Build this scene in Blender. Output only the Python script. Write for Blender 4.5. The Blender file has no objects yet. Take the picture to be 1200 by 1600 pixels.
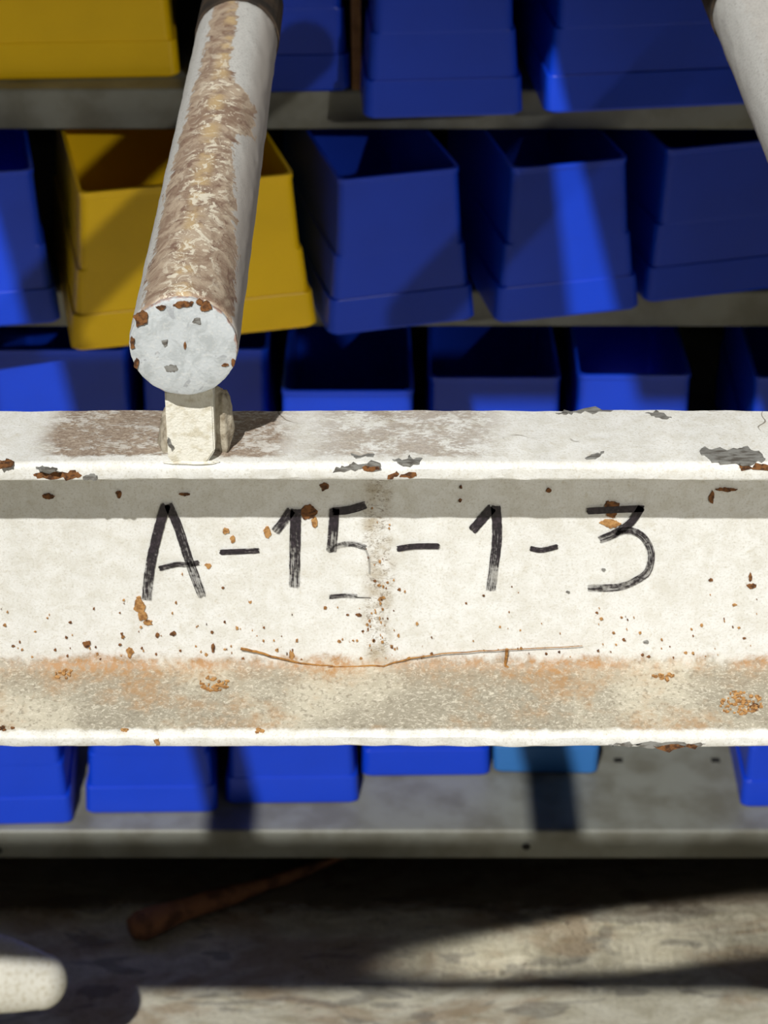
import bpy, bmesh, math, random
from mathutils import Vector, Matrix, noise as mnoise
random.seed(7)
S = bpy.context.scene
C = S.collection

# ------------------------------------------------------------------ camera
FPX, PITCH, EYE = 3560.0, math.radians(30), 1.66
cd = bpy.data.cameras.new('camera'); cam = bpy.data.objects.new('camera', cd); C.objects.link(cam)
cam.location = (0, 0, EYE); cam.rotation_euler = (math.radians(60), 0, 0)
cd.sensor_fit = 'VERTICAL'; cd.sensor_height = 36; cd.lens = FPX/1600*36
cd.clip_start = 0.02
cd.dof.use_dof = True; cd.dof.focus_distance = 1.0; cd.dof.aperture_fstop = 24
S.camera = cam
# ------------------------------------------------------------------ world, lamps, exposure
w = bpy.data.worlds.new('world'); S.world = w; w.use_nodes = True
w.node_tree.nodes['Background'].inputs[0].default_value = (0.80, 0.86, 1.0, 1)
w.node_tree.nodes['Background'].inputs[1].default_value = 0.035
def lamp(name, target, direction, dist, power, radius, col, spot=None, blend=.3):
    d = Vector(direction).normalized()
    l = bpy.data.lights.new(name, 'SPOT'); l.energy = power; l.color = col; l.shadow_soft_size = radius
    l.spot_size = math.radians(spot or 50); l.spot_blend = blend
    o = bpy.data.objects.new(name, l); C.objects.link(o)
    o.location = Vector(target) - d*dist
    o.rotation_euler = d.to_track_quat('-Z', 'Y').to_euler()
    return o
lamp('high_bay_lamp', (0, .9, 1.24), (.255, .995, -1.0), 7.5, 2900, .045, (1, .975, .93))
lamp('aisle_lamp', (-.27, 1.9, .74), (-1.1, 2.16, -1.0), 6.5, 350, .03, (1, .95, .87), 10.5, 1)
lamp('added_floor_spot', (.27, 1.940, 0), (1.87, .33, -.30), 1.9, 480, .01, (1, .95, .86), 3.3, .5)  # added spot with no visible source, lays a band of light on the floor
S.view_settings.view_transform = 'Standard'; S.view_settings.look = 'None'
S.view_settings.gamma = 1; S.view_settings.exposure = 0.0; S.view_settings.use_curve_mapping = False

# ------------------------------------------------------------------ rays from the measured camera
def ray(u, v):
    x, y, z = u-600, 800-v, FPX
    s, c = math.sin(PITCH), math.cos(PITCH)
    return Vector((x, y*s + z*c, y*c - z*s))
def onY(u, v, Y):
    r = ray(u, v); t = Y/r.y; return Vector((r.x*t, Y, EYE + r.z*t))
def onZ(u, v, Z):
    r = ray(u, v); t = (Z-EYE)/r.z; return Vector((r.x*t, r.y*t, Z))

# ------------------------------------------------------------------ material helpers
class G:
    def __init__(s, name, rough=.6, metal=0):
        s.m = bpy.data.materials.new(name); s.m.use_nodes = True
        s.t = s.m.node_tree; s.n = s.t.nodes; s.b = s.n['Principled BSDF']
        s.b.inputs['Roughness'].default_value = rough; s.b.inputs['Metallic'].default_value = metal
        s.co = s.n.new('ShaderNodeTexCoord').outputs['Object']
        sp = s.n.new('ShaderNodeSeparateXYZ'); s.t.links.new(s.co, sp.inputs[0]); s.x, s.y, s.z = sp.outputs
    def put(s, sock, v):
        if isinstance(v, bpy.types.NodeSocket): s.t.links.new(v, sock)
        elif isinstance(v, tuple): sock.default_value = (*v, 1)[:4] if sock.type == 'RGBA' else v
        else: sock.default_value = v
    def f(s, op, a, b=0.0, c=0.0):
        n = s.n.new('ShaderNodeMath'); n.operation = op
        s.put(n.inputs[0], a); s.put(n.inputs[1], b); s.put(n.inputs[2], c); return n.outputs[0]
    def add(s, a, b): return s.f('ADD', a, b)
    def mul(s, a, b): return s.f('MULTIPLY', a, b)
    def step(s, v, lo, hi):
        n = s.n.new('ShaderNodeMapRange'); n.interpolation_type = 'SMOOTHSTEP'
        if lo > hi: lo, hi, a, b = hi, lo, 1, 0
        else: a, b = 0, 1
        s.put(n.inputs[0], v); n.inputs[1].default_value = lo; n.inputs[2].default_value = hi
        n.inputs[3].default_value = a; n.inputs[4].default_value = b; return n.outputs[0]
    def band(s, v, lo, hi, soft):
        return s.mul(s.step(v, lo-soft, lo+soft), s.step(v, hi+soft, hi-soft))
    def noise(s, scale, detail=4, st=(1, 1, 1), dist=0, rough=.55, off=(0, 0, 0)):
        mp = s.n.new('ShaderNodeMapping'); s.t.links.new(s.co, mp.inputs[0]); mp.inputs['Scale'].default_value = st
        mp.inputs['Location'].default_value = off
        n = s.n.new('ShaderNodeTexNoise'); s.t.links.new(mp.outputs[0], n.inputs[0])
        n.inputs['Scale'].default_value = scale; n.inputs['Detail'].default_value = detail
        n.inputs['Roughness'].default_value = rough; n.inputs['Distortion'].default_value = dist
        return n.outputs[0]
    def mix(s, fac, a, b):
        n = s.n.new('ShaderNodeMix'); n.data_type = 'RGBA'
        s.put(n.inputs[0], fac); s.put(n.inputs[6], a); s.put(n.inputs[7], b); return n.outputs[2]
    def bump(s, h, strength=.3, dist=.001):
        n = s.n.new('ShaderNodeBump'); s.put(n.inputs['Height'], h)
        n.inputs['Strength'].default_value = strength; n.inputs['Distance'].default_value = dist
        s.t.links.new(n.outputs[0], s.b.inputs['Normal'])
    def out(s, col): s.put(s.b.inputs['Base Color'], col); return s.m
def lin(r, g, b):
    return tuple(((c/255)/12.92 if c/255 <= .04045 else ((c/255+.055)/1.055)**2.4) for c in (r, g, b))

def mat_plastic(name, col, r=.38):
    g = G(name, r)
    a = g.noise(6, 3); b = g.noise(900, 2)
    c = g.mix(g.step(a, .35, .75), col, tuple(x*.82 for x in col))
    g.bump(b, .12, .0006); return g.out(c)
M = {}
M['blue'] = mat_plastic('blue_plastic', lin(13, 66, 214))
M['pale_blue'] = mat_plastic('light_blue_plastic', lin(52, 118, 190))
M['yellow'] = mat_plastic('yellow_plastic', lin(255, 208, 0))

def mat_simple(name, c1, c2, scale, lo=.4, hi=.65, rough=.7, bump=.3, st=(1, 1, 1), metal=0, bs=None):
    g = G(name, rough, metal); n = g.noise(scale, 5, st)
    g.bump(g.noise(bs or scale*4, 4), bump, .001)
    return g.out(g.mix(g.step(n, lo, hi), c1, c2))
M['shelf'] = mat_simple('grey_shelf_paint', lin(140, 142, 134), lin(118, 117, 106), 14, rough=.42, bump=.08, bs=500)
M['rust'] = mat_simple('rust', lin(128, 84, 44), lin(66, 40, 22), 420, rough=.9)
M['rust_pale'] = mat_simple('orange_dust', lin(182, 138, 84), lin(138, 96, 52), 500, rough=.9)
M['bare'] = mat_simple('bare_steel_chip', lin(138, 138, 134), lin(92, 88, 82), 180, rough=.55, st=(1, 3, 3))
M['dark_steel'] = mat_simple('dark_brown_steel', lin(64, 50, 36), lin(30, 24, 18), 60, rough=.8)
M['wood'] = mat_simple('brown_wood', lin(150, 100, 66), lin(96, 62, 42), 40, rough=.85)
M['card'] = mat_simple('brown_cardboard', lin(150, 108, 70), lin(120, 84, 52), 60, rough=.9)
M['hole'] = mat_simple('dark_hole_steel', lin(26, 24, 22), lin(14, 13, 12), 60, rough=.8)
M['straw'] = mat_simple('dry_straw', lin(168, 120, 58), lin(120, 78, 36), 300, rough=.9)
M['blocker'] = mat_simple('blocker_plank_steel', lin(80, 78, 72), lin(60, 58, 54), 20, rough=.7)
M['wallp'] = mat_simple('dark_wall_paint', lin(70, 70, 72), lin(54, 54, 56), 3, rough=.9, bump=.05)

# white paint of the channel
def mat_beam():
    g = G('worn_white_paint', .5); g.z = g.add(g.z, .14)
    fine = g.noise(900, 5, rough=.7); mid = g.noise(110, 6, rough=.7, dist=.4); big = g.noise(18, 5); fine2 = g.noise(420, 6, (1, 1.6, 1.6), 1.2, .7)
    col = g.mix(g.step(mid, .35, .7), lin(232, 233, 230), lin(217, 216, 208))
    col = g.mix(g.mul(g.step(fine, .5, .66), .42), col, lin(176, 170, 152))
    col = g.mix(g.mul(g.step(g.noise(260, 6, rough=.75, off=(7, 7, 7)), .57, .66), .3), col, lin(184, 172, 142))
    # speckled rust dust on the web, denser low down and in a vertical streak
    onweb = g.step(g.y, .909, .912)
    low = g.step(g.z, 1.232, 1.192)
    sp = g.step(fine2, .64, .70)
    streak = g.mul(g.band(g.add(g.x, g.mul(big, .02)), -.0005, .0115, .003), onweb)
    col = g.mix(g.mul(streak, g.step(mid, .3, .75)), col, lin(176, 164, 142))
    col = g.mix(g.mul(g.mul(sp, onweb), g.add(g.mul(low, .75), .12)), col, lin(150, 112, 66))
    col = g.mix(g.mul(g.mul(streak, g.step(fine2, .52, .6)), .7), col, lin(126, 112, 92))
    # dirt lying on the lower flange and climbing the fillet
    lowfl = g.step(g.add(g.z, g.mul(g.add(mid, -.5), .016)), 1.1935, 1.1875)
    lip = g.step(g.add(g.y, g.mul(g.add(mid, -.5), .006)), .8735, .8765)
    dust = g.mix(g.step(big, .36, .58), lin(186, 180, 162), lin(148, 142, 126))
    dust = g.mix(g.mul(g.step(fine2, .5, .62), .75), dust, lin(212, 206, 190))
    dust = g.mix(g.mul(g.step(g.noise(500, 5, off=(3, 1, 0)), .52, .66), .6), dust, lin(120, 112, 96))
    o = g.noise(34, 5, rough=.65, off=(5, 0, 0))
    orange = g.add(g.mul(g.step(o, .48, .66), .7), g.mul(g.band(g.z, 1.1855, 1.196, .004), g.step(o, .30, .5)))
    orange = g.mul(orange, g.add(.35, g.mul(g.step(g.noise(240, 6, rough=.75, off=(1, 8, 0)), .4, .6), .65)))
    dust = g.mix(g.mul(orange, .85), dust, lin(164, 122, 72))
    col = g.mix(g.mul(lowfl, g.mul(lip, g.step(g.z, 1.26, 1.25))), col, dust)
    # brown stains on the top flange
    top = g.mul(g.step(g.z, 1.312, 1.3205), g.step(g.add(g.y, g.mul(g.add(mid, -.5), .012)), .8765, .8805))
    xs = g.add(g.x, g.mul(g.add(big, -.5), .03))
    m1 = g.band(xs, -.150, -.044, .010); m2 = g.band(xs, -.030, .046, .014)
    pat = g.step(g.add(g.mul(g.noise(60, 6, (1, 1.4, 1), .5, .65), .55), g.mul(g.noise(330, 5, (1, 2, 1), .5, .7, (2, 0, 0)), .45)), .43, .53)
    stain = g.mul(top, g.mul(g.add(m1, g.mul(m2, .75)), g.add(g.mul(pat, .85), g.mul(m1, .38))))
    bc = g.mix(g.step(fine2, .42, .62), lin(128, 108, 90), lin(172, 156, 138))
    col = g.mix(g.f('MINIMUM', stain, .92), col, bc)
    # hairline cracks
    v = g.n.new('ShaderNodeTexVoronoi'); v.feature = 'DISTANCE_TO_EDGE'; v.inputs['Scale'].default_value = 16
    dn = g.n.new('ShaderNodeVectorMath'); dn.operation = 'ADD'; g.t.links.new(g.co, dn.inputs[0])
    nn = g.n.new('ShaderNodeTexNoise'); nn.inputs['Scale'].default_value = 25; g.t.links.new(g.co, nn.inputs[0])
    sc = g.n.new('ShaderNodeVectorMath'); sc.operation = 'SCALE'; sc.inputs['Scale'].default_value = .05; g.t.links.new(nn.outputs[1], sc.inputs[0])
    g.t.links.new(sc.outputs[0], dn.inputs[1]); g.t.links.new(dn.outputs[0], v.inputs['Vector'])
    crack = g.mul(g.step(v.outputs['Distance'], .007, .003), g.mul(top, g.step(big, .5, .56)))
    col = g.mix(g.mul(crack, .8), col, lin(110, 100, 84))
    g.bump(g.add(g.mul(fine, .5), g.add(g.mul(mid, .8), g.mul(stain, -.5))), .35, .0012)
    return g.out(col)
M['beam'] = mat_beam()

def mat_arm(stained=1.0, name='worn_arm_paint'):
    # object space of the arm: y along, x across, radius .023
    g = G(name, .5)
    fine = g.noise(800, 5, rough=.7); mid = g.noise(60, 7, (1, .8, 1), 1.2, .7); jag = g.noise(160, 6, (1, .5, 1), .8, .75)
    sil = g.noise(90, 7, (1, 1, 1), 1.2, .72, (4, 0, 0))
    col = g.mix(g.step(fine, .45, .7), lin(212, 212, 208), lin(176, 174, 170))
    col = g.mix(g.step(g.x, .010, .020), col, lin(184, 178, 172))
    dx = g.add(g.mul(g.add(jag, -.5), .010), g.mul(g.add(mid, -.5), .014))
    xx = g.add(g.x, dx)
    # right limit runs from +.016 near the cap to +.001 at the far end
    rl = g.add(.0205, g.mul(g.step(g.y, .0, .36), -.0185))
    rl = g.add(rl, g.mul(g.band(g.y, .200, .262, .014), .0115))
    ll = g.add(-.0175, g.mul(g.step(g.y, .10, .38), .005))
    sd = g.mul(g.step(g.f('SUBTRACT', rl, xx), -.0003, .0006), g.step(g.f('SUBTRACT', xx, ll), -.0003, .0006))
    sd = g.mul(sd, g.mul(g.step(g.z, -.002, .003), stained))
    br = g.mix(g.step(mid, .38, .62), lin(150, 126, 108), lin(196, 178, 156))
    br = g.mix(g.mul(g.step(sil, .55, .6), .8), br, lin(128, 100, 86))
    br = g.mix(g.mul(g.band(g.x, -.004, .003, .003), g.step(g.noise(70, 5, off=(0, 3, 0)), .42, .6)), br, lin(202, 176, 134))
    flake = g.mul(g.step(g.noise(150, 6, (1, .7, 1), 1.0, .78, (9, 2, 0)), .53, .56), g.step(g.y, .36, .25))
    flake = g.mul(flake, g.band(g.x, -.009, .012, .006))
    br = g.mix(flake, br, lin(236, 228, 208))
    col = g.mix(sd, col, br)
    g.bump(g.add(g.mul(fine, .4), g.add(g.mul(sd, -.8), g.mul(g.mul(sil, sd), .8))), .45, .0015)
    return g.out(col)
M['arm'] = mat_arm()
M['arm_plain'] = mat_arm(0.12, 'grey_arm_paint')
def mat_cap():
    g = G('arm_cap_paint', .5)
    r = g.f('SQRT', g.add(g.mul(g.x, g.x), g.mul(g.z, g.z)))
    n = g.noise(130, 6, dist=.6, rough=.65); fine = g.noise(700, 5)
    col = g.mix(g.step(n, .42, .62), lin(194, 200, 203), lin(174, 180, 182))
    col = g.mix(g.mul(g.step(g.noise(75, 3, dist=1, off=(2, 2, 0)), .64, .66), .8), col, lin(158, 162, 166))
    col = g.mix(g.mul(g.step(fine, .5, .7), .25), col, lin(228, 226, 220))
    edge = g.step(g.add(r, g.mul(g.add(g.noise(150, 5), -.5), .006)), .0222, .0232)
    col = g.mix(g.mul(edge, .7), col, lin(150, 96, 62))
    g.bump(g.add(fine, n), .3, .0008); return g.out(col)
M['cap'] = mat_cap()
M['post'] = mat_simple('post_paint', lin(230, 228, 216), lin(206, 200, 180), 240, .45, .7, .5, .5)
M['weld'] = mat_simple('painted_weld', lin(176, 168, 150), lin(132, 120, 100), 160, .4, .65, .6, .6)
def mat_ink():
    g = G('black_marker_ink', .45)
    uv = g.n.new('ShaderNodeTexCoord').outputs['UV']
    mp = g.n.new('ShaderNodeMapping'); g.t.links.new(uv, mp.inputs[0]); mp.inputs['Scale'].default_value = (13, .8, 1)
    n = g.n.new('ShaderNodeTexNoise'); g.t.links.new(mp.outputs[0], n.inputs[0]); n.inputs['Scale'].default_value = 7
    n.inputs['Detail'].default_value = 4
    at = g.n.new('ShaderNodeAttribute'); at.attribute_name = 'wear'
    fine = g.noise(700, 4)
    s = g.add(g.add(g.mul(n.outputs[0], .8), g.mul(fine, .35)), g.mul(at.outputs['Fac'], .30))
    a = g.step(s, .70, .84)
    tr = g.n.new('ShaderNodeBsdfTransparent'); mx = g.n.new('ShaderNodeMixShader')
    g.t.links.new(g.mul(a, .72), mx.inputs[0]); g.t.links.new(g.b.outputs[0], mx.inputs[1]); g.t.links.new(tr.outputs[0], mx.inputs[2])
    g.t.links.new(mx.outputs[0], g.n['Material Output'].inputs[0])
    return g.out(g.mix(g.step(fine, .4, .7), lin(34, 30, 36), lin(58, 50, 58)))
M['ink'] = mat_ink()
def mat_floor():
    g = G('stained_concrete', .85)
    a = g.noise(5, 7, (1, 2.2, 1), .8, .65); b = g.noise(24, 7, (1, 1.8, 1), .8, .7); c = g.noise(220, 5, rough=.7)
    col = g.mix(g.step(b, .35, .7), lin(222, 218, 198), lin(188, 182, 158))
    col = g.mix(g.mul(g.step(a, .48, .62), .6), col, lin(156, 128, 96))
    col = g.mix(g.mul(g.step(c, .5, .75), .5), col, lin(110, 104, 92))
    col = g.mix(g.mul(g.step(g.noise(9, 6, (1, 3, 1), 1, .6, (3, 3, 0)), .56, .6), .5), col, lin(96, 92, 90))
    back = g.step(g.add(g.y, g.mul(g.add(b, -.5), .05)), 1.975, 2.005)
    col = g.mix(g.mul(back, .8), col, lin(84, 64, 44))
    g.bump(g.add(g.mul(b, 1.5), c), .6, .003); return g.out(col)
M['floor'] = mat_floor()

# ------------------------------------------------------------------ object helpers
def link(name, me, mat, parent=None, loc=(0, 0, 0), smooth=False):
    o = bpy.data.objects.new(name, me); C.objects.link(o)
    if mat and not me.materials: me.materials.append(mat)
    o.parent = parent; o.location = loc
    if smooth:
        for p in me.polygons: p.use_smooth = True
    return o
def thing(name, label, cat, loc=(0, 0, 0), rz=0, group=None):
    o = bpy.data.objects.new(name, None); C.objects.link(o); o.empty_display_size = .05
    o.location = loc; o.rotation_euler = (0, 0, rz); tag(o, label, cat, group); return o
def tag(o, label, cat, group=None):
    o['label'] = label; o['category'] = cat
    if group: o['group'] = group
def box_me(name, x0, x1, y0, y1, z0, z1, bev=0, seg=2):
    bm = bmesh.new()
    bmesh.ops.create_cube(bm, size=1)
    for v in bm.verts:
        v.co = Vector((x0 if v.co.x < 0 else x1, y0 if v.co.y < 0 else y1, z0 if v.co.z < 0 else z1))
    if bev: bmesh.ops.bevel(bm, geom=bm.edges[:], offset=bev, segments=seg, profile=.5, affect='EDGES')
    me = bpy.data.meshes.new(name); bm.to_mesh(me); bm.free(); return me
def tube_me(name, pts, radii, n=12, jitter=0, cap=True):
    bm = bmesh.new(); rings = []
    pts = [Vector(p) for p in pts]
    for i, p in enumerate(pts):
        d = (pts[min(i+1, len(pts)-1)] - pts[max(i-1, 0)]).normalized()
        a = d.cross(Vector((0, 0, 1)));
        if a.length < 1e-3: a = d.cross(Vector((0, 1, 0)))
        a.normalize(); b = a.cross(d)
        rr = []
        for k in range(n):
            t = 2*math.pi*k/n; r = radii[i]*(1+random.uniform(-jitter, jitter))
            rr.append(bm.verts.new(p + a*math.cos(t)*r + b*math.sin(t)*r))
        rings.append(rr)
    for i in range(len(rings)-1):
        for k in range(n):
            bm.faces.new((rings[i][k], rings[i][(k+1) % n], rings[i+1][(k+1) % n], rings[i+1][k]))
    if cap:
        bm.faces.new(rings[0][::-1]); bm.faces.new(rings[-1])
    bmesh.ops.recalc_face_normals(bm, faces=bm.faces[:])
    me = bpy.data.meshes.new(name); bm.to_mesh(me); bm.free(); return me

# ------------------------------------------------------------------ setting
def struct(name, me, mat):
    o = link(name, me, mat); o['kind'] = 'structure'; return o
# concrete floor with fine unevenness near the shelving
bm = bmesh.new(); nx, ny = 150, 90
vs = [[bm.verts.new((-1.4+2.8*i/nx, 1.5+1.5*j/ny, 0)) for j in range(ny+1)] for i in range(nx+1)]
for r in vs:
    for v in r:
        e = min(1, (v.co.x+1.4)*6, (1.4-v.co.x)*6, (v.co.y-1.5)*6, (3-v.co.y)*6)
        v.co.z = e*(-.004 + .004*mnoise.noise(v.co*9))
for i in range(nx):
    for j in range(ny): bm.faces.new((vs[i][j], vs[i+1][j], vs[i+1][j+1], vs[i][j+1]))
def quad(x0, x1, y0, y1):
    bm.faces.new([bm.verts.new(p) for p in ((x0, y0, 0), (x1, y0, 0), (x1, y1, 0), (x0, y1, 0))])
quad(-6, -1.4, -8, 3); quad(1.4, 6, -8, 3); quad(-1.4, 1.4, -8, 1.5)
me = bpy.data.meshes.new('floor'); bm.to_mesh(me); bm.free()
struct('floor', me, M['floor'])
struct('wall_back', box_me('wall_back', -6, 6, 3.0, 3.1, 0, 6), M['wallp'])

# ------------------------------------------------------------------ shelving unit
D = 2.0
SH = [EYE-h for h in (.708, .909, 1.126, 1.343, 1.5606)]         # tops of the five shelves
unit = thing('shelving_unit', 'grey steel shelving unit with five shelves full of plastic bins, behind the white beam', 'shelving', (0, D, 0))
def shelf_me():
    # cross section (y, z): rounded front edge, downturned lip, short return
    prof = [(.50, 0), (.004, 0)]
    for k in range(1, 6):
        a = math.pi/2*k/5; prof.append((.004-.004*math.sin(a), -.004+.004*math.cos(a)))
    prof += [(0, -.037), (.002, -.039), (.018, -.039), (.018, -.0375), (.0025, -.0375), (.0018, -.036), (.0018, -.006), (.004, -.0018), (.50, -.0018)]
    bm = bmesh.new(); L = [bm.verts.new((-1.3, y, z)) for y, z in prof]; R = [bm.verts.new((1.3, y, z)) for y, z in prof]
    n = len(prof)
    for k in range(n): bm.faces.new((L[k], L[(k+1) % n], R[(k+1) % n], R[k]))
    bm.faces.new(L); bm.faces.new(R[::-1]); bmesh.ops.recalc_face_normals(bm, faces=bm.faces[:])
    me = bpy.data.meshes.new('shelf'); bm.to_mesh(me); bm.free(); return me
sme = shelf_me()
shelves = [link('shelf', sme, M['shelf'], unit, (0, 0, z)) for z in SH]
link('back_panel', box_me('back_panel', -1.3, 1.3, .501, .504, 0.0, 1.31), M['dark_steel'], unit)
for s in (-1, 1): link('side_panel', box_me('side_panel', s*1.302-.002, s*1.302+.002, 0, .504, 0, 1.31), M['shelf'], unit)
link('shelf', sme, None, unit, (0, 0, 1.16))
# bolt holes in the lip and slots in the lowest shelf
def disc(name, p, axis, r, mat, parent, hgt=.0012, n=20):
    a = Vector(axis).normalized(); p = Vector(p)
    return link(name, tube_me(name, [p, p+a*hgt*.6, p+a*hgt], [r, r*.95, r*.8], n), mat, parent, smooth=False)
low = shelves[4]
def loc_of(p): return (p.x, p.y-D, p.z-SH[4])
for u, v in ((825, 1322), (0, 1328)):
    p = onY(u, v, D); disc('bolt_ring', loc_of(p), (0, -1, 0), .0075, M['shelf'], low)
    p.x -= .002; disc('bolt_hole', loc_of(p+Vector((0, -.0012, 0))), (0, -1, 0), .0048, M['hole'], low, .0004)
for u, v in ((966, 1188), (1118, 1188)):
    p = onZ(u, v, SH[4]); link('slot', box_me('slot', p.x-.005, p.x+.005, p.y-D-.004, p.y-D+.004, 0, .0006), M['hole'], low)

# ------------------------------------------------------------------ bins
def bin_meshes(wb, wt, hf, dep):
    t = .0028; st = .034
    def hw(z): return (wb + (wt-wb)*z/hf)/2
    def ring(bm, h, yf, yb, z, tb=.94):
        r = min(.008, h*.2); out = []
        hb = h*tb
        for cx, cy, a0 in ((h-r, yf+r, -90), (hb-r, yb-r, 0), (-hb+r, yb-r, 90), (-h+r, yf+r, 180)):
            for k in range(5):
                a = math.radians(a0 + 90*k/4); out.append(bm.verts.new((cx+r*math.cos(a), cy+r*math.sin(a), z)))
        return out
    def loft(specs, name, capend=False, capstart=False):
        bm = bmesh.new(); rs = [ring(bm, *s) for s in specs]; n = len(rs[0])
        for a, b in zip(rs, rs[1:]):
            for k in range(n): bm.faces.new((a[k], a[(k+1) % n], b[(k+1) % n], b[k]))
        if capstart: bm.faces.new(rs[0][::-1])
        if capend: bm.faces.new(rs[-1])
        bmesh.ops.recalc_face_normals(bm, faces=bm.faces[:])
        me = bpy.data.meshes.new(name); bm.to_mesh(me); bm.free(); return me
    zn = hf*.52
    lean = .010
    def yf(z): return .003 + lean*z/hf
    spec = [(hw(0)-.006, .006, dep-.006, 0), (hw(0)-.0045, yf(0), dep, .002), (hw(st)-.0035, yf(st), dep, st),
            (hw(zn)-.0035, yf(zn), dep, zn-.002), (hw(zn)-.0062, yf(zn), dep, zn), (hw(hf)-.004, yf(hf), dep, hf),
            (hw(hf)-.004-t, yf(hf)+t, dep-t, hf), (hw(0)-.008-t, .010, dep-t*2, .004)]
    tub = loft(spec, 'tub', True, True)
    band = loft([(hw(0)-.004, .002, dep*.6, .0005), (hw(0)-.0008, .0006, dep*.6, .003), (hw(st)-.0004, yf(st)-.0012, dep*.6, st-.0008), (hw(st)-.0012, yf(st)-.0008, dep*.6, st), (hw(st)-.004, yf(st)+.0006, dep*.6, st+.0003)], 'base_band')
    rim = loft([(hw(hf)-.0035, yf(hf)-.0005, dep, hf-.005), (hw(hf)-.0030, yf(hf)-.0010, dep+.001, hf-.004), (hw(hf)-.0030, yf(hf)-.0010, dep+.001, hf+.0005), (hw(hf)-.0035-t, yf(hf)+t, dep-t, hf+.0005)], 'rim')
    return tub, band, rim
HF = .147
BINS = [  # row, colour, bottom-left px, bottom-right px, top/bottom width ratio, label
 (0, 'yellow', (-72, 128), (284, 122), .90, 'wide dim yellow bin on the top shelf, left of the round bar'),
 (0, 'blue', (318, 147), (550, 144), .96, 'dark blue bin on the top shelf, partly hidden by the round bar'),
 (0, 'blue', (565, 188), (821, 181), .88, 'dark blue bin overhanging the top shelf edge, beside the cardboard strip'),
 (0, 'blue', (848, 180), (1208, 163), .90, 'wide dark blue bin on the top shelf, beneath the grey bar at upper right'),
 (1, 'blue', (-150, 524), (99, 505), .84, 'blue bin with a bright strip of light at the left end of the second shelf'),
 (1, 'yellow', (110, 552), (500, 511), .87, 'large bright yellow bin on the second shelf, behind the round bar'),
 (1, 'blue', (511, 528), (747, 500), .84, 'dark blue bin right of the large yellow bin on the second shelf'),
 (1, 'blue', (772, 508), (1003, 484), .82, 'blue bin with a bright streak down its front on the second shelf'),
 (1, 'blue', (1005, 476), (1262, 446), .82, 'dark blue bin at the right frame edge of the second shelf'),
 (2, 'blue', None, (-40, 204, 549), .9, 'blue bin with a light spot just above the beam at far left'),
 (2, 'blue', None, (214, 424, 548), .9, 'dark blue bin just above the beam, behind the bar end'),
 (2, 'blue', None, (434, 652, 613), .9, 'dark blue bin peeking lowest over the beam, right of the square post'),
 (2, 'blue', None, (664, 882, 592), .9, 'dark blue open bin above the beam, left of the brightly lit bin'),
 (2, 'blue', None, (898, 1085, 588), .9, 'brightly half-lit blue bin just above the beam on the third shelf'),
 (2, 'blue', None, (1174, 1400, 592), .9, 'dark blue bin at the right frame edge just above the beam'),
 (4, 'blue', (-104, 1293), (116, 1288), .90, 'shadowed blue bin on the lowest shelf at the left frame edge'),
 (4, 'blue', (131, 1273), (342, 1271), .90, 'bright blue bin on the lowest shelf, second from the left'),
 (4, 'blue', (350, 1258), (563, 1256), .90, 'bright blue bin on the lowest shelf with a shadow on its left corner'),
 (4, 'blue', (563, 1215), (768, 1213), .92, 'blue bin pushed back on the lowest shelf, left of the light blue one'),
 (4, 'pale_blue', (768, 1208), (936, 1211), 1.06, 'light blue bin on the lowest shelf beside the empty space'),
 (4, 'blue', (1155, 1263), (1372, 1261), .94, 'bright blue bin on the lowest shelf at the right frame edge'),
]
for row, col, bl, br, ratio, label in BINS:
    z = SH[row]
    if bl is None and row == 2:
        u0, u1, vt = br; tl = onZ(u0, vt, z+HF); tr = onZ(u1, vt, z+HF)
        a, b = Vector((tl.x-.006, tl.y-.012, z)), Vector((tr.x+.006, tr.y-.012, z)); ratio = .93
    elif bl is None:
        u0, u1, vt = br; a = onZ(u0, vt, z); b = onZ(u1, vt, z)
    else: a, b = onZ(*bl, z), onZ(*br, z)
    wb = (b-a).length-.002; rz = math.atan2(b.y-a.y, b.x-a.x); mid = (a+b)/2
    if bl is None and row == 4:   # stands behind, its left edge showing
        mid.y += 0.0
    o = thing('storage_bin', label, 'bin', (mid.x, mid.y, z+.0003), rz, 'plastic bins on the shelving')
    me3 = bin_meshes(wb, wb*ratio, HF, .25 if row != 4 else .27)
    for nm, me in zip(('tub', 'base_band', 'rim'), me3):
        link(nm, me, M[col], o)
# cardboard strip between two bins on the top shelf
p = onZ(558, 139, SH[0])
cs = link('cardboard_strip', box_me('cardboard_strip', -.0042, .0042, 0, .02, 0, .14, .0006, 1), M['card'], None, (p.x, p.y-.004, SH[0]))
cs.rotation_euler = (0, 0, .1)
tag(cs, 'thin brown cardboard strip standing between two blue bins on the top shelf', 'cardboard')

# ------------------------------------------------------------------ rack beam
YF, YB, YW = .871, .9223, .9155
zt, zlip1, zlip2, zb = EYE-.4787, EYE-.4873, EYE-.6236, EYE-.6305
rack = thing('rack_beam', 'white painted steel channel beam with handwritten marker code and round bar arms', 'beam', (0, YF, 0))
OFF = (0, -YF, 0)                                                       # children meshes are in world coordinates
def fil(cx, cz, r, a0, a1, n=5):
    return [(cx+r*math.cos(math.radians(a0+(a1-a0)*k/n)), cz+r*math.sin(math.radians(a0+(a1-a0)*k/n))) for k in range(n+1)]
prof = []
prof += fil(YF+.0035, zt-.0035, .0035, 90, 180)[0:] 
prof += fil(YF+.0018, zlip1+.0018, .0018, 180, 270, 3)
prof += fil(YW-.010, EYE-.4905-.010, .010, 85, 0)
prof += fil(YW-.009, EYE-.6155+.0085, .009, 0, -77)
prof += fil(YF+.0022, zlip2-.0022, .0022, 102, 180, 3)
prof += fil(YF+.0015, zb+.0015, .0015, 180, 270, 2)
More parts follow.
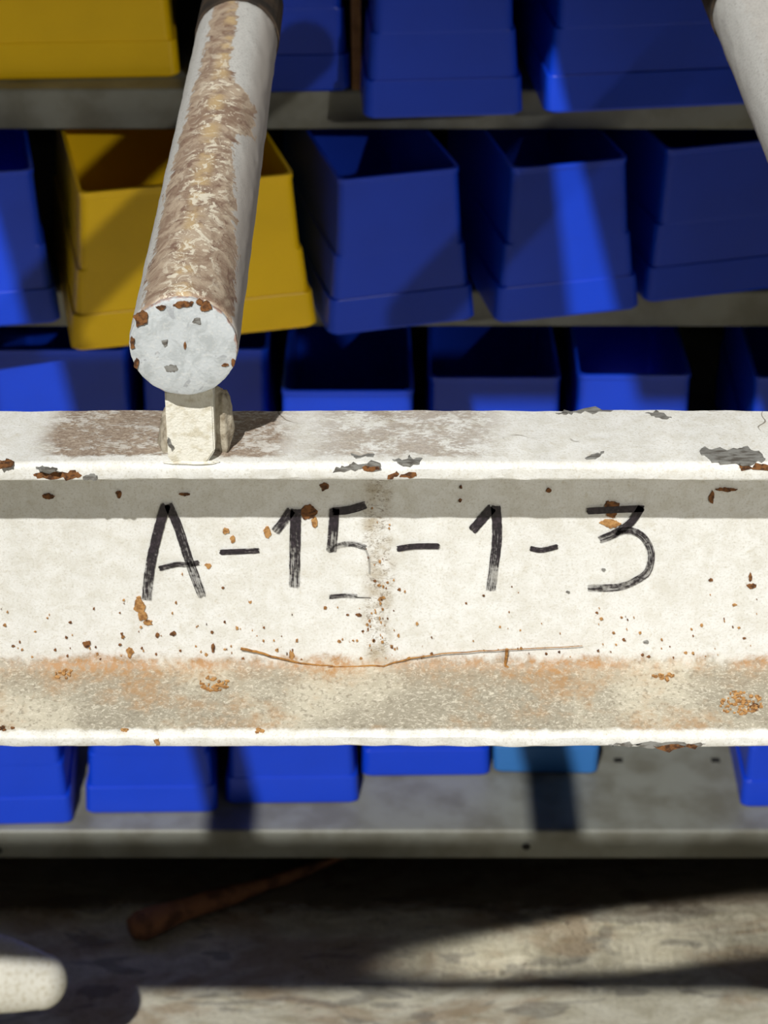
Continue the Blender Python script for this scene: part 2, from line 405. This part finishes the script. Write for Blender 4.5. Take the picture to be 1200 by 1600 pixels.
prof += [(YB, zb), (YB, zt-.001), (YB-.001, zt)]
NX = 700; bm = bmesh.new(); rows = []
for i in range(NX+1):
    x = -1.05 + 2.1*i/NX; r = []
    for k, (y, z) in enumerate(prof):
        n1 = mnoise.noise(Vector((x*90, k*.7, 1)))*.00035 + mnoise.noise(Vector((x*22, k*.2, 5)))*.0004
        r.append(bm.verts.new((x, y+n1, z+n1*.8)))
    rows.append(r)
n = len(prof)
for i in range(NX):
    for k in range(n): bm.faces.new((rows[i][k], rows[i][(k+1) % n], rows[i+1][(k+1) % n], rows[i+1][k]))
bm.faces.new(rows[0]); bm.faces.new(rows[-1][::-1]); bmesh.ops.recalc_face_normals(bm, faces=bm.faces[:])
me = bpy.data.meshes.new('channel'); bm.to_mesh(me); bm.free()
ch = link('channel', me, M['beam'], rack, OFF)
for p_ in me.polygons: p_.use_smooth = len(p_.vertices) == 4
me.set_sharp_from_angle(angle=math.radians(30))
for s in (-1, 1):
    link('column', box_me('column', s*1.0-.05, s*1.0+.05, .924, 1.024, 0, 1.56, .004), M['arm_plain'], rack, OFF)

# arms: round bar on a short square post
R = .023; XA = -.0838; ZA = EYE-.416; YA = .8597; LA = .402
def arm_me():
    bm = bmesh.new(); rings = []; n = 96; L = 90
    for i in range(L+1):
        y = LA*i/L; rr = []
        for k in range(n):
            t = 2*math.pi*k/n; q = Vector((math.cos(t), y*12, math.sin(t)))
            r = R + .00035*mnoise.noise(q*4) + .0002*mnoise.noise(q*11)
            if i == 0: r -= .0006
            if i == L: r -= .0012
            rr.append(bm.verts.new((r*math.cos(t), y, r*math.sin(t))))
        rings.append(rr)
    for i in range(L):
        for k in range(n): bm.faces.new((rings[i][k], rings[i+1][k], rings[i+1][(k+1) % n], rings[i][(k+1) % n]))
    bm.faces.new(rings[0]); bm.faces.new(rings[-1][::-1]); bmesh.ops.recalc_face_normals(bm, faces=bm.faces[:])
    me = bpy.data.meshes.new('bar'); bm.to_mesh(me); bm.free(); me.polygons.foreach_set('use_smooth', [len(p.vertices) == 4 for p in me.polygons]); return me
def cap_me():
    bm = bmesh.new(); n = 96; rings = []
    for j, (f, y) in enumerate(((.985, 0), (.975, -.0012), (.93, -.0018), (.5, -.0019), (.1, -.0019))):
        rr = []
        for k in range(n):
            t = 2*math.pi*k/n; q = Vector((math.cos(t), j*.0, math.sin(t)))
            r = R*f*(1 + (.016*mnoise.noise(q*9) + .008*mnoise.noise(q*22))*(j < 3))
            rr.append(bm.verts.new((r*math.cos(t), y, r*math.sin(t))))
        rings.append(rr)
    for a, b in zip(rings, rings[1:]):
        for k in range(n): bm.faces.new((a[k], a[(k+1) % n], b[(k+1) % n], b[k]))
    bm.faces.new(rings[-1]); bmesh.ops.recalc_face_normals(bm, faces=bm.faces[:])
    me = bpy.data.meshes.new('end_cap'); bm.to_mesh(me); bm.free(); me.polygons.foreach_set('use_smooth', [True]*len(me.polygons)); me.set_sharp_from_angle(angle=math.radians(35)); return me
def post_me():
    bm = bmesh.new(); hw = .0103; y0 = YF+.0005-YA; y1 = y0+.020
    z0 = zt-ZA; z1 = -R*.86
    out = [(-hw, z0+.0022), (-hw+.0022, z0), (hw-.0038, z0), (hw, z0+.0062), (hw, z1), (-hw, z1)]
    A = [bm.verts.new((x, y0, z)) for x, z in out]; B = [bm.verts.new((x, y1, z if z < z0+.01 and False else z)) for x, z in out]
    m = len(out)
    for k in range(m): bm.faces.new((A[k], A[(k+1) % m], B[(k+1) % m], B[k]))
    bm.faces.new(A); bm.faces.new(B); bmesh.ops.recalc_face_normals(bm, faces=bm.faces[:])
    bmesh.ops.bevel(bm, geom=bm.edges[:], offset=.0007, segments=2, affect='EDGES')
    me = bpy.data.meshes.new('square_post'); bm.to_mesh(me); bm.free(); return me
def lump_me(name, c, r, seed, sub=4, amp=.25):
    bm = bmesh.new(); bmesh.ops.create_icosphere(bm, subdivisions=sub, radius=1)
    for v in bm.verts:
        q = v.co.copy(); s = 1 + amp*mnoise.noise(q*1.6+Vector((seed, 0, 0))) + amp*.3*mnoise.noise(q*5+Vector((seed, 0, 0)))
        v.co = Vector((c[0]+q.x*r[0]*s, c[1]+q.y*r[1]*s, c[2]+q.z*r[2]*s))
    me = bpy.data.meshes.new(name); bm.to_mesh(me); bm.free(); me.polygons.foreach_set('use_smooth', [True]*len(me.polygons)); return me
ame, cme, pme = arm_me(), cap_me(), post_me()
z0 = zt-ZA
wmeR = lump_me('weld_bead', (.0125, YF-YA+.016, z0+.012), (.0050, .008, .018), 2)
wmeL = lump_me('weld_bead', (-.0105, YF-YA+.020, z0+.002), (.0058, .010, .011), 9)
wmeF = lump_me('weld_bead', (0, YF-YA+.0012, z0+.0002), (.0112, .0014, .0010), 5)
wmeB = lump_me('weld_bead', (0.001, YF-YA+.024, z0+.008), (.016, .008, .012), 14)
colme = tube_me('collar', [(0, LA-.001, 0), (0, LA+.06, 0)], [R*1.05, R*1.05], 32)
for i, (xa, mt) in enumerate(((XA, 'arm'), (XA+.300, 'arm_plain'), (XA+.59, 'arm_plain'), (XA-.295, 'arm'), (XA-.59, 'arm'))):
    a = link('arm', ame, None, rack, (xa, YA-YF, ZA))
    if i: a.scale = (1, 1.12, 1)
    if not ame.materials: ame.materials.append(M['arm'])
    if mt != 'arm': a.material_slots[0].link = 'OBJECT'; a.material_slots[0].material = M[mt]
    if i == 0: a['label'] = 'round bar with brown peeling stain along its top'
    link('end_cap', cme, M['cap'], a)
    link('collar', colme, M['dark_steel'], a)
    p = link('square_post', pme, M['post'], a)
    link('weld_bead', wmeR, M['weld'], a); link('weld_bead', wmeL, M['weld'], a); link('weld_bead', wmeB, M['weld'], a); link('weld_bead', wmeF, M['post'], a)
    if i == 0: arm0 = a

# thin patches (chips, rust, dust) lying on the beam
PATCH_N = [0]
def patch(name, poly, plane, mat, parent, off, thick=.00018, rough=.45, sub=4):
    pts = []
    m = len(poly)
    for k in range(m):
        a, b = Vector(poly[k]), Vector(poly[(k+1) % m])
        for s in range(sub):
            q = a.lerp(b, s/sub); l = (b-a).length
            if s: q += Vector((random.uniform(-1, 1), random.uniform(-1, 1)))*l/sub*rough
            pts.append(q)
    P = []
    for q in pts:
        if plane == 'top': w_ = onZ(q.x, q.y, zt); nrm = Vector((0, 0, 1))
        elif plane == 'web': w_ = onY(q.x, q.y, YW-.0003); nrm = Vector((0, -1, 0))
        elif plane == 'lip': w_ = onY(q.x, q.y, YF+.0002); nrm = Vector((0, -1, 0))
        elif plane == 'liplow': w_ = onY(q.x, q.y, YF+.0002); nrm = Vector((0, -1, 0))
        elif plane == 'cap': w_ = onY(q.x, q.y, YA-.0019); nrm = Vector((0, -1, 0))
        elif plane == 'dust':
            w_ = onZ(q.x, q.y, EYE-.6195); nrm = Vector((0, -.2, .98))
            for _ in range(3): w_ = onZ(q.x, q.y, EYE-.6236+max(0, w_.y-YF-.0022)*.228+.0002)
        P.append((w_+nrm*.0002, nrm))
    bm = bmesh.new()
    PATCH_N[0] += 1; thick = thick + .00006*(PATCH_N[0] % 5)
    T = [bm.verts.new(p + n_*thick) for p, n_ in P]; B = [bm.verts.new(p - n_*.0006) for p, n_ in P]
    k_ = len(T)
    bm.faces.new(T)
    for k in range(k_): bm.faces.new((T[k], T[(k+1) % k_], B[(k+1) % k_], B[k]))
    bmesh.ops.triangulate(bm, faces=[f for f in bm.faces if len(f.verts) > 4]); bmesh.ops.recalc_face_normals(bm, faces=bm.faces[:])
    me = bpy.data.meshes.new(name); bm.to_mesh(me); bm.free()
    return link(name, me, mat, parent, off)
def blob(cx, cy, rx, ry, n=9, j=.35):
    return [(cx+rx*math.cos(2*math.pi*k/n)*random.uniform(1-j, 1+j), cy+ry*math.sin(2*math.pi*k/n)*random.uniform(1-j, 1+j)) for k in range(n)]
CH = [
 ('top', [(548, 709), (585, 710), (583, 715), (556, 717)], 'bare'),
 ('lip', [(526, 730), (545, 728), (552, 722), (594, 724), (596, 734), (560, 732), (538, 737), (520, 738)], 'bare'),
 ('lip', [(566, 729), (590, 728), (594, 733), (568, 734)], 'rust'),
 ('top', [(613, 719), (636, 719), (640, 712), (643, 718), (660, 717), (655, 724), (640, 727), (624, 724)], 'bare'),
 ('lip', [(606, 742), (620, 735), (624, 740), (614, 748), (605, 748)], 'rust'),
 ('lip', [(626, 741), (650, 738), (651, 743), (640, 747), (624, 745)], 'rust'),
 ('top', [(914, 717), (928, 711), (944, 706), (937, 714), (930, 718)], 'bare'),
 ('top', [(1093, 706), (1101, 699), (1112, 704), (1152, 703), (1164, 699), (1186, 706), (1196, 718), (1190, 722), (1160, 727), (1130, 724), (1112, 722)], 'bare'),
 ('lip', [(1155, 728), (1190, 726), (1203, 728), (1203, 735), (1158, 735)], 'rust'),
 ('top', [(1008, 646), (1028, 643), (1040, 649), (1050, 654), (1038, 656), (1022, 651)], 'bare'),
 ('top', [(868, 646), (900, 643), (958, 642), (930, 646), (900, 645), (885, 648)], 'bare'),
 ('lip', [(52, 741), (66, 737), (92, 738), (118, 734), (128, 742), (114, 747), (80, 749), (58, 747)], 'rust'),
 ('lip', [(130, 744), (142, 739), (152, 742), (152, 749), (130, 749)], 'bare'),
 ('top', [(56, 731), (74, 731), (90, 733), (84, 736), (64, 735)], 'bare'),
 ('top', [(0, 720), (14, 718), (22, 722), (18, 729), (0, 732)], 'rust'),
 ('liplow', [(950, 1163), (975, 1160), (1000, 1162), (1040, 1159), (1090, 1160), (1104, 1162), (1088, 1168), (1020, 1169), (972, 1165)], 'bare'),
 ('liplow', [(1020, 1164), (1060, 1162), (1090, 1165), (1086, 1170), (1030, 1170)], 'rust'),
 ('liplow', [(240, 1155), (248, 1153), (250, 1163), (244, 1164)], 'rust_pale'),
]
for pl, poly, mt in CH:
    patch('paint_chip' if mt == 'bare' else 'rust_patch', poly, pl, M[mt], ch, (0, 0, 0))
# rust on the front cap
for c in (((221, 497, 12, 12)), ((287, 475, 16, 5)), ((322, 478, 12, 7)), ((311, 471, 6, 4)), ((207, 535, 4, 9)), ((213, 567, 5, 7)), ((289, 539, 2.5, 5)), ((352, 570, 5, 2)), ((364, 566, 3, 5)), ((252, 480, 8, 3))):
    o = patch('rust_patch', blob(*c), 'cap', M['rust'], arm0, (-XA, -YA, -ZA), .0004)
for c in ((258, 535, 5, 5), (267, 576, 9, 8), (308, 500, 8, 6)):
    patch('paint_chip', blob(*c, n=7, j=.45), 'cap', M['bare'], arm0, (-XA, -YA, -ZA), .00005)
patch('paint_chip', [(262, 683), (266, 687), (272, 700), (268, 704), (262, 694)], 'lip', M['bare'], arm0, (-XA, -YA, -ZA), .0002)
# rust spots on the web
WEB = [(218, 947, 9, 14, 'rust_pale'), (222, 962, 7, 8, 'rust_pale'), (230, 973, 8, 4, 'rust_pale'), (482, 799, 12, 11, 'rust'), (491, 815, 5, 7, 'rust_pale'),
 (418, 831, 6, 7, 'rust_pale'), (353, 829, 6, 5, 'rust_pale'), (364, 843, 4, 5, 'rust_pale'), (508, 760, 7, 7, 'rust'), (76, 775, 8, 5, 'rust'), (186, 771, 4, 6, 'rust'),
 (289, 772, 8, 2, 'rust'), (955, 796, 13, 14, 'rust'), (952, 818, 14, 6, 'rust_pale'), (720, 761, 3, 2, 'rust'), (719, 782, 3, 2, 'rust'), (857, 766, 4, 3, 'rust'),
 (1135, 765, 16, 3, 'rust'), (1112, 778, 4, 10, 'rust'), (1174, 915, 8, 4, 'rust'), (1172, 902, 3, 6, 'rust'), (1110, 906, 3, 2, 'rust'), (325, 884, 5, 4, 'rust_pale'),
 (135, 1006, 5, 5, 'rust'), (246, 992, 3, 4, 'rust'), (270, 990, 5, 3, 'rust'), (333, 1013, 3, 6, 'rust'), (203, 1019, 5, 8, 'rust_pale'), (190, 990, 2, 2, 'rust'),
 (560, 961, 4, 2, 'rust'), (1010, 1003, 4, 2, 'bare'), (943, 890, 3, 1.5, 'bare'), (888, 925, 3, 1.5, 'bare'), (380, 1030, 4, 3, 'rust'), (455, 1024, 5, 8, 'rust_pale'), (900, 1045, 8, 3, 'rust_pale')]
for cx, cy, rx, ry, mt in WEB:
    patch('rust_patch', blob(cx, cy, rx, ry, 9, .4), 'web', M[mt], ch, (0, 0, 0))
for k in range(230):
    cx = random.uniform(0, 1200) if k % 5 else random.gauss(592, 14); cy = 1038 - abs(random.gauss(0, 48 if k % 5 else 130))
    if cy < 780: continue
    r = random.uniform(.6, 2.2)
    patch('rust_speck', blob(cx, cy, r*random.uniform(.6, 1.6), r, 6, .5), 'web', M[random.choice(('rust', 'rust_pale', 'rust_pale'))], ch, (0, 0, 0), sub=1)
for cx, cy, rx, ry, mt in ((1155, 1100, 36, 20, 'rust_pale'), (1178, 1104, 8, 7, 'rust'), (1036, 1058, 20, 7, 'rust_pale'), (335, 1068, 24, 12, 'rust_pale'), (100, 1052, 14, 8, 'rust_pale'), (8, 1138, 14, 3, 'rust'), (195, 1140, 5, 3, 'rust_pale'), (405, 1141, 6, 4, 'rust_pale')):
    # crumbs of dirt heaped loosely
    for q in range(int(6+rx*ry/12)):
        a = random.uniform(0, 6.28); f = random.random()**.6
        patch('dirt_crumb', blob(cx+rx*f*math.cos(a), cy+ry*f*math.sin(a), random.uniform(1.2, 4.5), random.uniform(.8, 2.5), 6, .5), 'dust', M[mt], ch, (0, 0, 0), sub=1)

# marker writing
def stroke(pts, wpx, wear, org, k=2.727):
    P = [Vector((org[0]+x/k, org[1]+y/k)) for x, y in pts]; wpx = wpx/k
    # Catmull-Rom resample
    Q = []
    for i in range(len(P)-1):
        p0, p1, p2, p3 = P[max(i-1, 0)], P[i], P[i+1], P[min(i+2, len(P)-1)]
        for s in range(8):
            t = s/8; Q.append(.5*((2*p1)+(p2-p0)*t+(2*p0-5*p1+4*p2-p3)*t*t+(3*p1-p0-3*p2+p3)*t**3))
    Q.append(P[-1]); n_ = len(Q)
    bm = bmesh.new(); uvl = bm.loops.layers.uv.new('uv'); al = bm.verts.layers.float.new('wear'); rows = []; NW = 6
    tot = 0
    for i, q in enumerate(Q):
        d = (Q[min(i+1, n_-1)]-Q[max(i-1, 0)]).normalized(); nn = Vector((-d.y, d.x))
        if i: tot += (Q[i]-Q[i-1]).length
        f = i/(n_-1); ends = 1 if 0 < i < n_-1 else .86
        w2 = wpx/2*ends*(1+.10*mnoise.noise(Vector((i*.7, pts[0][0], 0))))
        rr = []
        for j in range(NW+1):
            s = -1+2*j/NW; c = q+nn*w2*s
            if i in (0, n_-1): c += d*random.uniform(-1.2, 1.2)
            p = onY(c.x, c.y, YW-.0003); p.y -= .00045
            v = bm.verts.new(p); v[al] = wear[0]+(wear[1]-wear[0])*f; rr.append((v, s, tot/170))
        rows.append(rr)
    for i in range(n_-1):
        for j in range(NW):
            quad_ = (rows[i][j], rows[i][j+1], rows[i+1][j+1], rows[i+1][j])
            fc = bm.faces.new([q[0] for q in quad_])
            for lp, q in zip(fc.loops, quad_): lp[uvl].uv = (q[1]*.06+pts[0][0]*.37, q[2])
    me = bpy.data.meshes.new('marker_stroke'); bm.to_mesh(me); bm.free()
    o = link('marker_stroke', me, M['ink'], ch)
    return o
a_, b_ = (200, 750), (600, 750)
for pts, wd, we, org in (
 ([(163, 103), (138, 180), (108, 300), (90, 400), (80, 512)], 42, (0, .75), a_),
 ([(172, 103), (214, 200), (256, 330), (318, 497)], 38, (.1, .85), a_),
 ([(133, 376), (205, 358), (250, 358), (303, 350)], 22, (.4, .5), a_),
 ([(392, 306), (470, 303), (557, 299)], 23, (.1, .35), a_),
 ([(698, 125), (668, 168), (625, 220)], 38, (0, .75), a_),
 ([(715, 122), (712, 250), (709, 458)], 46, (0, .85), a_),
 ([(880, 118), (873, 220), (866, 305)], 42, (.1, .8), a_),
 ([(872, 132), (940, 126), (1014, 104)], 34, (0, .25), a_),
 ([(852, 300), (895, 278), (955, 270), (1014, 288)], 24, (.85, .7), a_),
 ([(1008, 286), (1026, 330), (1030, 400)], 9, (1.1, 1.6), a_),
 ([(858, 496), (920, 491), (976, 493)], 19, (.6, .8), a_),
 ([(970, 498), (1036, 500)], 5, (.6, .8), a_),
 ([(55, 292), (130, 281), (236, 280)], 25, (.2, .2), b_),
 ([(462, 116), (422, 160), (374, 215)], 40, (0, .4), b_),
 ([(476, 108), (482, 230), (470, 350), (454, 470)], 42, (0, .9), b_),
 ([(622, 289), (672, 297), (741, 281)], 22, (.2, .5), b_),
 ([(865, 131), (980, 125), (1108, 120)], 29, (0, .1), b_),
 ([(1098, 112), (1052, 178), (985, 225), (918, 253)], 33, (0, .75), b_),
 ([(985, 222), (1050, 214), (1105, 242), (1138, 310), (1126, 382), (1085, 420), (1000, 454), (868, 458)], 31, (.55, .7), b_)):
    stroke(pts, wd, we, org)

# straw fibres caught on the lower fillet
def fibre(pts, r, label=None):
    P = [onY(u, v, YW-.0022) for u, v in pts]; Q = []
    for i in range(len(P)-1):
        for s in range(5): Q.append(P[i].lerp(P[i+1], s/5)+Vector((0, -random.uniform(0, .0003), random.uniform(-.0003, .0003))))
    Q.append(P[-1]); b = Q[0].copy()
    me = tube_me('straw_fibre', [q-b for q in Q], [r*(1-.6*i/len(Q)) for i in range(len(Q))], 6)
    o = link('straw_fibre', me, M['straw'], None, b); tag(o, label, 'straw', 'straw fibres on the beam'); return o
fibre([(376, 1014), (400, 1018), (430, 1027), (470, 1036), (520, 1040)], .0007, 'short brown straw fibre on the beam below the first dash')
fibre([(500, 1043), (600, 1040), (640, 1028), (690, 1021), (790, 1015), (910, 1009)], .00045, 'long thin straw fibre curving along the beam below the handwriting')
fibre([(792, 1014), (791, 1026), (789, 1040), (815, 1050), (843, 1058)], .0009, 'bent brown straw twig at the bottom of the web below the second 1')

# ------------------------------------------------------------------ wooden stick on the floor
p0, p1 = onZ(205, 1452, .012), onZ(545, 1335, .006)
st_ = thing('wooden_stick', 'brown tapered wooden stick lying on the concrete under the lowest shelf', 'stick', (p0.x, p0.y, 0))
N_ = 22; pts = []; rad = []
for i in range(N_+1):
    f = i/N_; q = p0.lerp(p1, f); pts.append((q.x-p0.x, q.y-p0.y, q.z+.004*math.sin(f*7)*.4))
    rad.append((.0125*(1-f)**1.2+.0045)*(1+.1*math.sin(f*19))*(.72 if i == 0 else 1))
link('shaft', tube_me('shaft', pts, rad, 14, .05), M['wood'], st_, smooth=True)

# ------------------------------------------------------------------ rounded bar end close to the camera, lower left
pe = onY(104, 1540, 1.62)
nb = thing('handrail', 'white round rail end reaching in at the lower left corner above the concrete', 'rail', (pe.x-.45, pe.y, 0))
L0 = Vector((pe.x-.45, pe.y, 0)); dirv = Vector((-1, .02, .20)).normalized(); RB = .026; pts = []; rad = []
for k in range(9):
    a = math.pi/2*k/8
    pts.append(pe + dirv*(RB*.9*(1-math.cos(a))) - L0); rad.append(max(RB*math.sin(a), .002))
for d_, r_ in ((.04, .031), (.06, .0355), (.09, .038)):
    pts.append(pe+dirv*d_-L0); rad.append(r_)
RB = .036
pts.append(pe+dirv*.45-L0); rad.append(RB*1.1)
link('rail', tube_me('rail', pts, rad, 40), M['post'], nb, smooth=True)
link('rail_post', tube_me('rail_post', [(pts[-1].x+.01, pts[-1].y, 0), (pts[-1].x+.01, pts[-1].y, pts[-1].z+.04)], [.034, .034], 28), M['post'], nb, smooth=True)

# ------------------------------------------------------------------ deck, added out of frame to shade the upper bins
blocker = thing('added_blocker', 'steel deck planks added out of view to shade the upper bins, with gaps for light streaks', 'blocker', (0, 1.2, EYE))
for x0, x1, cut in ((-2.0, -.556, .036), (-.492, -.076, .036), (-.028, 1.3, 0)):
    pm = box_me('blocker_plank', x0, x1, -.33, 0, 0, .02)
    for v in pm.vertices:
        if v.co.x > (x0+x1)/2 and v.co.y > -.1: v.co.x += cut*.98
    link('blocker_plank', pm, M['blocker'], blocker)
for x0, x1 in ((-2.0, -.95), (-.947, .15), (.153, 1.3)):
    link('blocker_plank', box_me('blocker_plank', x0, x1, .001, .55, 0, .02), M['blocker'], blocker)
link('blocker_bearer', box_me('blocker_bearer', -2.0, 1.3, .0, .04, .0205, .05, .002, 1), M['blocker'], blocker)
